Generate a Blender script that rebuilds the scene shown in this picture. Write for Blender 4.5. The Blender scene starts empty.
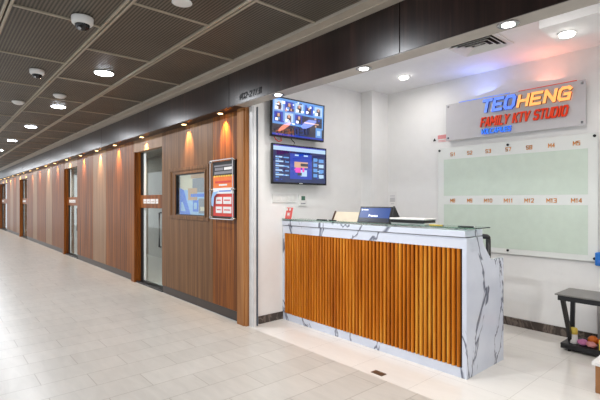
import bpy, bmesh, math, random
from mathutils import Vector, Matrix
random.seed(7)
S = bpy.context.scene
COL = S.collection
PI = math.pi

# ------------------------------------------------------------------ camera, world, exposure
cd = bpy.data.cameras.new('camera')
cam = bpy.data.objects.new('camera', cd); COL.objects.link(cam)
cam.location = (0, 0, 1.5)
cam.rotation_euler = (PI/2, 0, math.atan2(490, 426))
cd.sensor_width = 36; cd.lens = 426/600*36; cd.shift_y = 1/600
cd.clip_start = .05; cd.clip_end = 200
S.camera = cam
W = bpy.data.worlds.new('world'); S.world = W; W.use_nodes = True
W.node_tree.nodes['Background'].inputs[0].default_value = (.90, .95, 1, 1)
W.node_tree.nodes['Background'].inputs[1].default_value = 1.0
S.view_settings.view_transform = 'Standard'; S.view_settings.look = 'None'
S.view_settings.gamma = 1; S.view_settings.exposure = 0.22
S.view_settings.use_curve_mapping = False
CORRIDOR_W = 32; SHOP_W = 4.6; SOFFIT_W = 32; WASH_W = 60; ROOM_W = 24; GLOW_W = 1.5

# ------------------------------------------------------------------ materials
def srgb(r, g, b):
    f = lambda c: ((c/255)/12.92 if c/255 <= .04045 else ((c/255+.055)/1.055)**2.4)
    return (f(r), f(g), f(b), 1)
class NT:
    def __init__(s, name):
        s.m = bpy.data.materials.new(name); s.m.use_nodes = True
        s.t = s.m.node_tree; s.p = s.t.nodes['Principled BSDF']
    def n(s, kind, **kw):
        x = s.t.nodes.new(kind)
        for k, v in kw.items(): setattr(x, k, v)
        return x
    def l(s, a, b): s.t.links.new(a, b)
    def ramp(s, fac, stops):
        r = s.n('ShaderNodeValToRGB'); e = r.color_ramp.elements
        while len(e) < len(stops): e.new(.5)
        for i, (p, c) in enumerate(stops): e[i].position = p; e[i].color = c
        s.l(fac, r.inputs[0]); return r.outputs[0]
    def coords(s, scale=(1,1,1), seed=True, loc=(0,0,0)):
        tc = s.n('ShaderNodeTexCoord'); mp = s.n('ShaderNodeMapping')
        mp.inputs['Scale'].default_value = scale
        if seed:
            oi = s.n('ShaderNodeObjectInfo'); mu = s.n('ShaderNodeMath', operation='MULTIPLY'); mu.inputs[1].default_value = 37
            s.l(oi.outputs['Random'], mu.inputs[0]); ad = s.n('ShaderNodeVectorMath', operation='ADD')
            s.l(tc.outputs['Object'], ad.inputs[0]); s.l(mu.outputs[0], ad.inputs[1]); s.l(ad.outputs[0], mp.inputs[0])
        else:
            mp.inputs['Location'].default_value = loc
            s.l(tc.outputs['Object'], mp.inputs[0])
        return mp.outputs[0]
    def noise(s, vec, scale=1, detail=4, rough=.55, dist=0):
        x = s.n('ShaderNodeTexNoise'); x.inputs['Scale'].default_value = scale; x.inputs['Detail'].default_value = detail
        x.inputs['Roughness'].default_value = rough; x.inputs['Distortion'].default_value = dist
        s.l(vec, x.inputs['Vector']); return x.outputs[0]
    def bump(s, h, st=.2, d=.01):
        b = s.n('ShaderNodeBump'); b.inputs['Strength'].default_value = st; b.inputs['Distance'].default_value = d
        s.l(h, b.inputs['Height']); s.l(b.outputs[0], s.p.inputs['Normal'])
def plain(name, rgb, rough=.5, metal=0, var=.06, spec=.5):
    t = NT(name); c = srgb(*rgb)
    f = t.noise(t.coords((1,1,1)), 9, 3)
    k = lambda q: (min(1,c[0]*q), min(1,c[1]*q), min(1,c[2]*q), 1)
    t.l(t.ramp(f, [(.3, k(1-var)), (.7, k(1+var))]), t.p.inputs['Base Color'])
    t.p.inputs['Roughness'].default_value = rough; t.p.inputs['Metallic'].default_value = metal
    t.p.inputs['Specular IOR Level'].default_value = spec
    return t.m
def emit(name, rgb, strength, base=None, rough=.3):
    t = NT(name)
    if rough < .1: t.p.inputs['IOR'].default_value = 2.1           # hard glossy screen glass
    t.p.inputs['Base Color'].default_value = (0,0,0,1); t.p.inputs['Base Color'].default_value = srgb(*(base or rgb))
    t.p.inputs['Emission Color'].default_value = srgb(*rgb); t.p.inputs['Emission Strength'].default_value = strength
    t.p.inputs['Roughness'].default_value = rough
    return t.m
def wood(name, dark, mid, light, freq=70, rough=.38, along=2, spec=.4):
    t = NT(name); sc = [freq]*3; sc[along] = 1.1
    v = t.coords(sc); f = t.noise(v, 1, 5, .6, .3)
    sc2 = [freq*.16]*3; sc2[along] = .35
    g = t.noise(t.coords(sc2), 1, 3, .5, .6)
    mx = t.n('ShaderNodeMath', operation='MULTIPLY_ADD'); mx.inputs[1].default_value = .55
    mu = t.n('ShaderNodeMath', operation='MULTIPLY'); mu.inputs[1].default_value = .45
    t.l(g, mu.inputs[0]); t.l(f, mx.inputs[0]); t.l(mu.outputs[0], mx.inputs[2])
    t.l(t.ramp(mx.outputs[0], [(.33, srgb(*dark)), (.5, srgb(*mid)), (.66, srgb(*light))]), t.p.inputs['Base Color'])
    t.p.inputs['Roughness'].default_value = rough; t.p.inputs['Specular IOR Level'].default_value = spec
    t.bump(f, .08, .003)
    return t.m
def marble(name, base, vein, scale=1.6, rough=.15, width=.035):
    t = NT(name); v = t.coords((1, 1.25, .6), seed=False, loc=(.3,.2,.4))
    n1 = t.noise(v, scale, 5, .55, 1.1)
    d = t.n('ShaderNodeMath', operation='SUBTRACT'); d.inputs[1].default_value = .5; t.l(n1, d.inputs[0])
    a = t.n('ShaderNodeMath', operation='ABSOLUTE'); t.l(d.outputs[0], a.inputs[0])
    b = srgb(*base); 
    c1 = t.ramp(a.outputs[0], [(0, srgb(*vein)), (width*.4, srgb(*[int((x*2+y)/3) for x, y in zip(vein, base)])), (width, b)])
    n2 = t.noise(t.coords((1,1,1), seed=False), 5, 4)
    m = t.n('ShaderNodeMixRGB', blend_type='MULTIPLY'); m.inputs[0].default_value = .35
    t.l(c1, m.inputs[1]); t.l(t.ramp(n2, [(.3, (.8,.82,.86,1)), (.65, (1,1,1,1))]), m.inputs[2])
    t.l(m.outputs[0], t.p.inputs['Base Color']); t.p.inputs['Roughness'].default_value = rough
    return t.m
def glass(name, rgb=(235,245,240), rough=.02):
    t = NT(name); t.p.inputs['Base Color'].default_value = srgb(*rgb)
    t.p.inputs['Transmission Weight'].default_value = 1; t.p.inputs['Roughness'].default_value = rough
    t.p.inputs['IOR'].default_value = 1.45
    return t.m
def tiles(name, c1, c2, mortar, bw, rh, off, rot, loc, rough, msize=.004, blotch=.12):
    t = NT(name); tc = t.n('ShaderNodeTexCoord'); mp = t.n('ShaderNodeMapping')
    mp.inputs['Rotation'].default_value = (0, 0, rot); mp.inputs['Location'].default_value = loc
    t.l(tc.outputs['Object'], mp.inputs[0])
    b = t.n('ShaderNodeTexBrick', offset=off, offset_frequency=2)
    b.inputs['Color1'].default_value = srgb(*c1); b.inputs['Color2'].default_value = srgb(*c2); b.inputs['Mortar'].default_value = srgb(*mortar)
    b.inputs['Scale'].default_value = 1; b.inputs['Mortar Size'].default_value = msize; b.inputs['Mortar Smooth'].default_value = .3
    b.inputs['Brick Width'].default_value = bw; b.inputs['Row Height'].default_value = rh; b.inputs['Bias'].default_value = 0
    t.l(mp.outputs[0], b.inputs['Vector'])
    n = t.noise(t.coords((3, 12, 3), seed=False), 1, 5, .6, .5)
    m = t.n('ShaderNodeMixRGB', blend_type='MULTIPLY'); m.inputs[0].default_value = 1
    t.l(b.outputs[0], m.inputs[1]); t.l(t.ramp(n, [(.3, (1-blotch,)*3+(1,)), (.7, (1,1,1,1))]), m.inputs[2])
    t.l(m.outputs[0], t.p.inputs['Base Color']); t.p.inputs['Roughness'].default_value = rough
    inv = t.n('ShaderNodeMath', operation='SUBTRACT'); inv.inputs[0].default_value = 1; t.l(b.outputs[1], inv.inputs[1])
    t.bump(inv.outputs[0], .3, .003)
    return t.m
def mesh_ceiling(name):
    t = NT(name); tc = t.n('ShaderNodeTexCoord'); sp = t.n('ShaderNodeSeparateXYZ'); t.l(tc.outputs['Object'], sp.inputs[0])
    def wave(sx, sy):
        a = t.n('ShaderNodeMath', operation='MULTIPLY'); a.inputs[1].default_value = sx; t.l(sp.outputs[0], a.inputs[0])
        b = t.n('ShaderNodeMath', operation='MULTIPLY_ADD'); b.inputs[1].default_value = sy; t.l(sp.outputs[1], b.inputs[0]); t.l(a.outputs[0], b.inputs[2])
        c = t.n('ShaderNodeMath', operation='SINE'); t.l(b.outputs[0], c.inputs[0]); return c.outputs[0]
    k = 2*PI/.03
    m = t.n('ShaderNodeMath', operation='MULTIPLY'); t.l(wave(k, k*.55), m.inputs[0]); t.l(wave(k, -k*.55), m.inputs[1])
    r = t.n('ShaderNodeMath', operation='MULTIPLY_ADD'); r.inputs[1].default_value = .5; r.inputs[2].default_value = .5; t.l(m.outputs[0], r.inputs[0])
    col = t.ramp(r.outputs[0], [(.3, srgb(34,31,27)), (.72, srgb(128,120,106))])
    n = t.noise(t.coords((1,1,1), seed=False), 1.3, 4)
    mm = t.n('ShaderNodeMixRGB', blend_type='MULTIPLY'); mm.inputs[0].default_value = 1
    t.l(col, mm.inputs[1]); t.l(t.ramp(n, [(.3, (.72,.7,.68,1)), (.7, (1,1,1,1))]), mm.inputs[2])
    t.l(mm.outputs[0], t.p.inputs['Base Color']); t.p.inputs['Roughness'].default_value = .5; t.p.inputs['Metallic'].default_value = .25
    t.bump(r.outputs[0], .4, .004)
    return t.m
M = {}
M['white'] = plain('white_paint', (240,239,237), .6, var=.015)
M['ceil_white'] = plain('ceiling_paint', (240,239,240), .7, var=.015)
M['tile'] = tiles('corridor_tile', (206,201,193), (200,195,187), (172,165,156), .69, .3, .5, PI/2, (-.35, .1, 0), .3, .004)
M['shop_tile'] = tiles('white_floor_tile', (240,236,230), (237,233,227), (208,203,196), .6, .6, 0, 0, (.2, .27, 0), .14, .002, .05)
M['mesh'] = mesh_ceiling('perforated_metal')
M['runner'] = plain('runner_metal', (178,168,150), .45, .3)
M['slab'] = plain('dark_slab', (30,28,27), .9)
M['trimstrip'] = plain('taupe_metal', (196,186,172), .4, .2)
M['fascia'] = wood('dark_laminate', (22,12,10), (36,22,19), (56,36,31), 34, .3, spec=.45)
M['soffit'] = plain('taupe_soffit', (176,168,160), .4)
M['walnut'] = wood('walnut', (78,52,32), (116,80,50), (148,108,70), 120, spec=.2)
M['orange_wood'] = wood('orange_teak', (130,82,44), (164,110,64), (188,134,86), 60, spec=.2)
M['pale_wood'] = wood('pale_oak', (126,94,68), (154,118,88), (176,142,110), 120, spec=.2)
M['brown_wood'] = wood('brown_teak', (66,32,10), (126,70,24), (174,106,44), 80, spec=.2)
M['slat'] = wood('slat_wood', (150,72,8), (208,122,26), (234,172,66), 22, .35, spec=.25)
M['slat_back'] = plain('slat_backing', (70,36,14), .7)
M['kick'] = plain('dark_kickboard', (74,68,66), .35, .5)
M['base'] = marble('brown_marble', (72,62,56), (120,108,98), 5, .25, .05)
M['marble'] = marble('white_marble', (222,227,240), (104,108,124), 1.3, .12, .016)
M['slabtop'] = plain('pale_stone', (232,230,226), .2, var=.03)
M['alu'] = plain('aluminium', (222,222,222), .35, .1)
M['edge'] = plain('slate_edge', (86,98,112), .3)
M['steel'] = plain('steel', (170,170,172), .25, .9)
M['black'] = plain('black_plastic', (18,18,20), .35)
M['satin_black'] = plain('black_metal', (20,19,22), .4)
M['greytop'] = plain('grey_laminate', (118,116,112), .35)
M['wplastic'] = plain('white_plastic', (232,231,228), .4, var=.02)
M['glass'] = glass('clear_glass')
M['greenglass'] = glass('green_glass', (196,236,220))
M['acrylic'] = plain('silver_acrylic', (206,204,206), .2, var=.02)
M['boardglass'] = plain('white_board_glass', (236,239,235), .12, var=.01)
M['boardgreen'] = plain('green_board_film', (214,228,214), .16, var=.03)
M['orange_ink'] = plain('orange_ink', (232,150,62), .5)
M['dome'] = plain('smoked_dome', (14,14,16), .08)
M['lamp'] = emit('lamp_lens', (255,255,255), 7)
M['shoplamp'] = emit('shop_lamp_lens', (255,250,242), 18)
M['drumlamp'] = emit('drum_lamp_lens', (236,244,255), 22)
M['warmlamp'] = emit('warm_lamp_lens', (255,206,136), 9)
M['blueletter'] = emit('blue_letter_face', (120,158,244), .7, (60,90,200))
M['orangeletter'] = emit('orange_letter_face', (255,200,124), .72, (230,130,40))
M['redletter'] = emit('red_letter_face', (222,70,34), .4, (190,50,20))
M['bluesub'] = emit('blue_small_letter', (70,140,235), .5)
M['blueside'] = plain('blue_letter_return', (50,70,150), .4)
M['letterside'] = plain('letter_return', (150,70,40), .4)
M['wemit'] = emit('lit_white', (235,240,255), .9)
for k_, c_ in (('skyprint',(150,186,228)),('beige',(214,200,178)),('tanprint',(196,150,112)),('greyprint',(128,126,140)),('blueprint',(50,110,224)),('orange',(236,110,50)),('pink',(226,150,160))): M['lit_'+k_] = emit('painted_reflection_'+k_, c_, .38)  # glowing colours that paint the reflections in the display window glass
M['scr_blue'] = emit('screen_blue', (26,56,168), 1.0, (10,10,14), .025)
M['scr_deep'] = emit('screen_deep_blue', (14,24,84), 1.0, (10,10,14), .025)
M['scr_sky'] = emit('screen_sky', (92,148,214), 1.0, (10,10,14), .025)
M['scr_pale'] = emit('screen_pale', (176,206,240), 1.0, (10,10,14), .025)
M['scr_grey'] = emit('screen_grey', (44,42,56), 1.0, (10,10,14), .025)
M['scr_orange'] = emit('screen_orange', (240,130,60), 1.0, (10,10,14), .025)
M['scr_magenta'] = emit('screen_magenta', (232,60,180), 1.0, (10,10,14), .025)
M['scr_tan'] = emit('screen_tan', (206,160,130), 1.0, (10,10,14), .025)
M['scr_pos'] = emit('terminal_blue', (12,72,160), .75, (6,8,12))
M['scr_posdark'] = emit('terminal_dark', (10,26,70), .4, (6,8,12))
M['green_lcd'] = plain('green_lcd', (62,100,84), .2)
M['red'] = plain('red_print', (214,60,48), .45)
M['redcard'] = plain('red_card', (226,92,86), .5)
M['pink'] = plain('pink_card', (226,150,150), .5)
M['orange'] = plain('orange_print', (236,120,48), .45)
M['yellow'] = plain('yellow_print', (236,206,90), .45)
M['paper'] = plain('paper', (236,234,232), .6, var=.02)
M['greyprint'] = plain('grey_print', (128,126,132), .5)
M['blueprint'] = plain('blue_print', (64,120,214), .4)
M['skyprint'] = plain('pale_blue_print', (150,186,228), .4)
M['tanprint'] = plain('tan_print', (196,160,122), .4)
M['beige'] = plain('beige_board', (214,200,178), .5)
M['blackink'] = plain('black_ink', (20,20,24), .5)
M['duct'] = plain('duct_dark', (16,15,15), .8)
M['bronze'] = plain('bronze', (120,100,84), .35, .6)
M['blue'] = plain('blue_plastic', (36,120,208), .4)
M['purple'] = plain('purple_foil', (214,130,180), .3)
M['fruit'] = plain('orange_peel', (230,120,36), .5)
M['cloth'] = plain('white_sheet', (226,222,220), .6)
M['card'] = plain('cardboard', (160,112,70), .75)
M['roomwall'] = plain('room_wall', (196,198,196), .6)
M['meshback'] = plain('chair_mesh', (120,122,124), .7)

# ------------------------------------------------------------------ mesh helpers
class MB:
    def __init__(s): s.b = bmesh.new(); s.mats = []; s.cur = 0
    def use(s, key):
        if key not in s.mats: s.mats.append(key)
        s.cur = s.mats.index(key); return s
    def _mark(s, faces, smooth=False):
        for f in faces: f.material_index = s.cur; f.smooth = smooth
    def box(s, x0, x1, y0, y1, z0, z1, bev=0, seg=2):
        r = bmesh.ops.create_cube(s.b, size=1)
        bmesh.ops.transform(s.b, verts=r['verts'], matrix=Matrix.Translation(((x0+x1)/2, (y0+y1)/2, (z0+z1)/2)) @ Matrix.Diagonal((abs(x1-x0), abs(y1-y0), abs(z1-z0), 1)))
        fs = set(f for v in r['verts'] for f in v.link_faces)
        if bev:
            es = list(set(e for v in r['verts'] for e in v.link_edges))
            q = bmesh.ops.bevel(s.b, geom=es, offset=bev, segments=seg, affect='EDGES', profile=.5)
            fs = set(q['faces']) | set(f for f in fs if f.is_valid)
            for v in q['verts']: fs |= set(v.link_faces)
        s._mark(fs); return s
    def cyl(s, p0, p1, r0, r1=None, n=24, smooth=True):
        p0 = Vector(p0); p1 = Vector(p1); d = p1-p0
        r = bmesh.ops.create_cone(s.b, cap_ends=True, segments=n, radius1=r0, radius2=r0 if r1 is None else r1, depth=d.length)
        q = d.to_track_quat('Z', 'Y').to_matrix().to_4x4()
        bmesh.ops.transform(s.b, verts=r['verts'], matrix=Matrix.Translation((p0+p1)/2) @ q)
        for f in set(f for v in r['verts'] for f in v.link_faces):
            f.material_index = s.cur; f.smooth = smooth and len(f.verts) == 4
        return s
    def lathe(s, c, prof, n=32, axis='Z', smooth=True):
        rings = []
        for r, h in prof:
            ring = []
            for i in range(n):
                a = 2*PI*i/n; x, y = r*math.cos(a), r*math.sin(a)
                p = (x, y, h) if axis == 'Z' else ((x, h, y) if axis == 'Y' else (h, x, y))
                ring.append(s.b.verts.new(Vector(c)+Vector(p)))
            rings.append(ring)
        fs = []
        for a, b in zip(rings, rings[1:]):
            for i in range(n): fs.append(s.b.faces.new((a[i], a[(i+1)%n], b[(i+1)%n], b[i])))
        fs.append(s.b.faces.new(rings[0])); fs.append(s.b.faces.new(rings[-1]))
        s._mark(fs, smooth); fs[-1].smooth = fs[-2].smooth = False
        bmesh.ops.recalc_face_normals(s.b, faces=fs); return s
    def prism(s, pts, d):
        d = Vector(d); a = [s.b.verts.new(Vector(p)) for p in pts]; b = [s.b.verts.new(Vector(p)+d) for p in pts]
        n = len(pts); fs = [s.b.faces.new(a), s.b.faces.new(b)]
        for i in range(n): fs.append(s.b.faces.new((a[i], a[(i+1)%n], b[(i+1)%n], b[i])))
        s._mark(fs); bmesh.ops.recalc_face_normals(s.b, faces=fs); return s
    def tube(s, pts, r, n=8):
        pts = [Vector(p) for p in pts]; rings = []
        for i, p in enumerate(pts):
            d = (pts[min(i+1, len(pts)-1)]-pts[max(i-1, 0)]).normalized()
            q = d.to_track_quat('Z', 'Y')
            rings.append([s.b.verts.new(p + q @ Vector((r*math.cos(2*PI*k/n), r*math.sin(2*PI*k/n), 0))) for k in range(n)])
        fs = []
        for a, b in zip(rings, rings[1:]):
            for i in range(n): fs.append(s.b.faces.new((a[i], a[(i+1)%n], b[(i+1)%n], b[i])))
        fs += [s.b.faces.new(rings[0]), s.b.faces.new(rings[-1])]
        s._mark(fs, True); bmesh.ops.recalc_face_normals(s.b, faces=fs); return s
    def blob(s, c, r, sc=(1,1,1), jitter=0, sub=2):
        q = bmesh.ops.create_icosphere(s.b, subdivisions=sub, radius=r)
        for v in q['verts']:
            k = 1+random.uniform(-jitter, jitter); v.co = Vector(c)+Vector((v.co.x*sc[0]*k, v.co.y*sc[1]*k, v.co.z*sc[2]*k))
        s._mark(set(f for v in q['verts'] for f in v.link_faces), jitter == 0); return s
    def ring(s, x0, x1, z0, z1, w, y0, y1, bev=0):          # a picture-frame in the XZ plane
        s.box(x0, x1, y0, y1, z0, z0+w, bev); s.box(x0, x1, y0, y1, z1-w, z1, bev)
        s.box(x0, x0+w, y0, y1, z0+w, z1-w, bev); s.box(x1-w, x1, y0, y1, z0+w, z1-w, bev); return s
    def build(s, name, mat=None, parent=None, origin=None, rot=None):
        me = bpy.data.meshes.new(name)
        if mat and not s.mats: s.mats = [mat]
        o = bpy.data.objects.new(name, me); COL.objects.link(o)
        off = world_loc(parent) if parent else Vector(origin or (0,0,0))
        s.b.transform(Matrix.Translation(-off)); s.b.to_mesh(me); s.b.free()
        for k in s.mats: me.materials.append(M[k])
        if parent: o.parent = parent
        else: o.location = off
        return o
def world_loc(o):
    v = Vector((0,0,0))
    while o: v += o.location; o = o.parent
    return v
def tag(o, label=None, cat=None, group=None, kind=None):
    if label: o['label'] = label
    if cat: o['category'] = cat
    if group: o['group'] = group
    if kind: o['kind'] = kind
    return o
def empty(name, loc, label=None, cat=None, group=None, kind=None):
    o = bpy.data.objects.new(name, None); COL.objects.link(o); o.location = loc; o.empty_display_size = .1
    return tag(o, label, cat, group, kind)
def struct(name, mb, mat=None): return tag(mb.build(name, mat), kind='structure')
def dup(root, loc, label=None):
    r = root.copy(); COL.objects.link(r); r.location = loc
    if label: r['label'] = label
    for ch in list(root.children):
        c = ch.copy(); COL.objects.link(c); c.parent = r
        for g in list(ch.children):
            d = g.copy(); COL.objects.link(d); d.parent = c
    return r
def text_bm(mb, body, x0, z0, wid, hei, place, depth=.004, bold=0, shear=0, key=None, word=1):
    """adds lettering, fitted to wid x hei; place(u, v, d) maps it into the scene (v up, d towards the reader)"""
    cu = bpy.data.curves.new('lettering', 'FONT'); cu.body = body; cu.size = 1; cu.extrude = .05; cu.offset = bold; cu.shear = shear; cu.resolution_u = 3; cu.space_word = word; cu.space_character = 1+bold*1.6
    o = bpy.data.objects.new('lettering', cu); COL.objects.link(o)
    dg = bpy.context.evaluated_depsgraph_get(); me = bpy.data.meshes.new_from_object(o.evaluated_get(dg))
    bpy.data.objects.remove(o); bpy.data.curves.remove(cu)
    xs = [v.co.x for v in me.vertices]; ys = [v.co.y for v in me.vertices]
    a, b, c, d = min(xs), max(xs), min(ys), max(ys)
    if key: mb.use(key)
    vs = [mb.b.verts.new(place(x0+(v.co.x-a)/(b-a)*wid, z0+(v.co.y-c)/(d-c)*hei, (v.co.z+.05)/.1*depth)) for v in me.vertices]
    fs = []
    for p in me.polygons:
        try: fs.append(mb.b.faces.new([vs[i] for i in p.vertices]))
        except ValueError: pass
    mb._mark(fs); bmesh.ops.recalc_face_normals(mb.b, faces=fs)
    bpy.data.meshes.remove(me); return mb
ST = {  # strokes of plain block capitals in a unit cell, as polylines
 'T':[[(0,1),(1,1)],[(.5,1),(.5,0)]], 'E':[[(1,1),(0,1),(0,0),(1,0)],[(0,.5),(.85,.5)]], 'H':[[(0,0),(0,1)],[(1,0),(1,1)],[(0,.5),(1,.5)]],
 'O':[[(.2,0),(0,.2),(0,.8),(.2,1),(.8,1),(1,.8),(1,.2),(.8,0),(.2,0)]], 'N':[[(0,0),(0,1),(1,0),(1,1)]],
 'G':[[(1,.85),(.8,1),(.2,1),(0,.8),(0,.2),(.2,0),(1,0),(1,.45),(.55,.45)]], 'F':[[(1,1),(0,1),(0,0)],[(0,.52),(.85,.52)]],
 'A':[[(0,0),(.5,1),(1,0)],[(.2,.32),(.8,.32)]], 'M':[[(0,0),(0,1),(.5,.35),(1,1),(1,0)]], 'I':[[(.5,0),(.5,1)]], 'L':[[(0,1),(0,0),(1,0)]],
 'Y':[[(0,1),(.5,.5),(1,1)],[(.5,.5),(.5,0)]], 'K':[[(0,0),(0,1)],[(1,1),(0,.42)],[(.3,.6),(1,0)]], 'V':[[(0,1),(.5,0),(1,1)]],
 'S':[[(1,.86),(.82,1),(.18,1),(0,.84),(0,.64),(.18,.52),(.82,.48),(1,.36),(1,.16),(.82,0),(.18,0),(0,.14)]],
 'U':[[(0,1),(0,.2),(.2,0),(.8,0),(1,.2),(1,1)]], 'D':[[(0,0),(0,1),(.75,1),(1,.75),(1,.25),(.75,0),(0,0)]],
 'C':[[(1,1),(.2,1),(0,.8),(0,.2),(.2,0),(1,0)]], 'P':[[(0,0),(0,1),(.8,1),(1,.85),(1,.6),(.8,.45),(0,.45)]],
 '0':[[(.2,0),(0,.2),(0,.8),(.2,1),(.8,1),(1,.8),(1,.2),(.8,0),(.2,0)]], '1':[[(.15,.75),(.55,1),(.55,0)]], '2':[[(0,.85),(.2,1),(.8,1),(1,.85),(1,.6),(0,0),(1,0)]],
 '3':[[(0,1),(1,1),(1,.52),(.3,.52)],[(1,.52),(1,0),(0,0)]], '4':[[(.75,0),(.75,1),(0,.3),(1,.3)]], '5':[[(1,1),(0,1),(0,.55),(1,.55),(1,0),(0,0)]],
 '7':[[(0,1),(1,1),(.4,0)]], '8':[[(0,0),(0,1),(1,1),(1,0),(0,0)],[(0,.52),(1,.52)]], '9':[[(1,.45),(0,.45),(0,1),(1,1),(1,0),(0,0)]],
 '#':[[(.3,0),(.4,1)],[(.7,0),(.8,1)],[(0,.33),(1,.33)],[(0,.67),(1,.67)]], '-':[[(.1,.45),(.9,.45)]], '/':[[(.1,0),(.9,1)]]}
WID = {'I':.28, '1':.45, 'M':1.3, '-':.5, ' ':.45, 'F':.85, 'L':.8, '/':.6}
def block_text(mb, body, x0, z0, wid, hei, place, depth=.004, th=.2, shear=.2, gap=.42, key=None, side=None):
    """block capitals built stroke by stroke; th = stroke width as a share of the height"""
    if key: mb.use(key)
    t = th*hei; tot = sum(WID.get(c, 1) for c in body)+gap*(len(body)-1)
    cell = (wid-t)/tot; x = x0+t/2
    for c in body:
        w = cell*WID.get(c, 1)
        for line in ST.get(c, []):
            P = [Vector((x+a*w, t/2+b_*(hei-t))) for a, b_ in line]
            for p, q in zip(P, P[1:]):
                d = (q-p).normalized()*t/2; n = Vector((-d.y, d.x))
                cs = [p-d*.8+n, q+d*.8+n, q+d*.8-n, p-d*.8-n]
                vs = [[mb.b.verts.new(place(k.x+shear*(k.y-hei/2), z0+k.y, dd)) for k in cs] for dd in (0, depth)]
                fs = [mb.b.faces.new(vs[0]), mb.b.faces.new(vs[1])]+[mb.b.faces.new((vs[0][i], vs[0][(i+1)%4], vs[1][(i+1)%4], vs[1][i])) for i in range(4)]
                mb._mark(fs); bmesh.ops.recalc_face_normals(mb.b, faces=fs)
                if side:
                    k0 = mb.cur; mb.use(side); mb._mark(fs[2:]); mb.cur = k0
        x += w+cell*gap
    return mb
faceY = lambda Y: (lambda u, v, d: Vector((u, Y-d, v)))          # a wall that faces the corridor
faceX = lambda X: (lambda u, v, d: Vector((X+d, u, v)))          # the side wall with the televisions
def lamp(name, kind, loc, energy, color, parent, size=.15, aim=None, angle=None, blend=.6, spread=None):
    L = bpy.data.lights.new(name, kind); L.energy = energy; L.color = color
    if kind == 'AREA': L.shape = 'DISK'; L.size = size
    if kind == 'AREA' and spread: L.spread = spread
    if kind == 'SPOT': L.spot_size = angle; L.spot_blend = blend; L.shadow_soft_size = size
    if kind == 'POINT': L.shadow_soft_size = size
    o = bpy.data.objects.new(name, L); COL.objects.link(o)
    if parent: o.parent = parent; loc = Vector(loc)-world_loc(parent)
    o.location = loc
    if aim: o.rotation_euler = Vector(aim).to_track_quat('-Z', 'Y').to_euler()
    return o

# ------------------------------------------------------------------ the setting
YW = 2.88; XS = -4.25; YB = 5.3; ZC = 3.13; ZS = 2.625; XE = -29.0
struct('floor', MB().box(XE, 2.5, -3.5, 2.87, -.12, 0), 'tile')
struct('floor_shop', MB().box(-4.45, 2.5, 2.87, 5.42, -.12, 0), 'shop_tile')
struct('floor_room', MB().box(XE, -4.45, 2.87, 5.0, -.12, 0), 'roomwall')
b = MB()
ROWS = (-3.04, -2.34, -1.64, -.94, -.24, .46, 1.16, 1.86)
def joints(row): return [(-2.68 if row % 2 else -3.335)+1.31*4-1.31*k for k in range(25)]
for row, y0 in enumerate(ROWS):
    J = joints(row)
    for x1, x0 in zip(J, J[1:]):
        if x0 < XE+.3: continue
        t = random.uniform(0, .008)
        b.box(x0+.008, x1-.008, y0+.03, y0+.67 if y0 < 1.8 else 2.494, 3.035+t, 3.055+t)
struct('ceiling', b, 'mesh')
struct('ceiling_slab', MB().box(XE, 2.5, -3.5, 2.88, 3.12, 3.25), 'slab')
n = 1
b = MB()
for y in (-3.04, -2.34, -1.64, -.94, -.24, .46, 1.16, 1.86):
    b.box(XE, 2.2, y-.028, y-.006, 3.022, 3.05, .003, 1); b.box(XE, 2.2, y+.006, y+.028, 3.022, 3.05, .003, 1)
for row, y0 in enumerate(ROWS):
    for x in joints(row):
        if x > XE+.2: b.box(x-.012, x+.012, y0+.028, y0+.672 if y0 < 1.8 else 2.51, 3.028, 3.05)
struct('trim_1', b, 'runner')
struct('trim_2', MB().box(XE, 2.2, 2.51, 2.70, 3.012, 3.032, .003, 1).box(XE, 2.2, 2.50, 2.515, 3.012, 3.06).box(XE, 2.2, 2.60, 2.608, 3.006, 3.02), 'trimstrip')
# bulkhead of dark laminate with its unit number
b = MB()
x = 2.2
for x0 in (-1.95, -4.4, -6.9, -9.4, -11.9, -14.4, -16.9, -19.4, -21.9, -24.4, -26.9, XE):
    b.box(x0+.003, x-.003, 2.70, 2.72, ZS, 3.012, .002, 1); x = x0
b.box(XE, 2.2, 2.72, 2.86, ZS+.012, 3.2)
fas = struct('trim_3', b, 'fascia')
b = MB(); block_text(b, '#02-27/31', -4.17, 2.662, .44, .07, faceY(2.70), .004, .18, .12, .5)
b.build('unit_number', 'blackink', fas)
struct('trim_4', MB().box(-4.27, 2.2, 2.705, 2.86, ZS-.004, ZS+.012), 'soffit')
struct('trim_5', MB().box(XE, -4.27, 2.705, 2.98, ZS-.004, ZS+.012), 'fascia')
struct('ceiling_shop', MB().box(-4.45, 2.2, 2.86, 5.42, ZC, ZC+.12), 'ceil_white')
struct('wall_left', MB().box(-4.45, XS, 2.93, 5.42, 0, ZC), 'white')
struct('wall_back', MB().box(XS, 2.2, YB, 5.42, 0, ZC), 'white')
struct('wall_right', MB().box(1.6, 1.75, 2.86, YB, 0, ZC), 'white')
struct('wall_column', MB().box(XS, -4.04, 4.915, YB, 0, ZC), 'white')
struct('baseboard_left', MB().box(XS, XS+.012, 3.02, 4.915, 0, .095, .003, 1), 'base')
struct('baseboard_back', MB().box(-4.04, 1.6, YB-.012, YB, 0, .1, .003, 1), 'base')
struct('baseboard_column', MB().box(XS+.012, -4.03, 4.903, 4.915, 0, .095, .003, 1), 'base')
struct('trim_6', MB().box(-1.39, 1.6, 3.88, 4.33, 2.95, ZC), 'ceil_white')       # dropped box along the shop ceiling
struct('trim_7', MB().box(-4.25, -4.185, 2.885, 2.95, 0, ZS, .004, 2).box(-4.185, -4.172, 2.90, 2.935, 0, ZS), 'alu')
struct('trim_8', MB().box(XS, -4.165, 2.952, 2.958, .01, ZS), 'edge')
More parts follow.
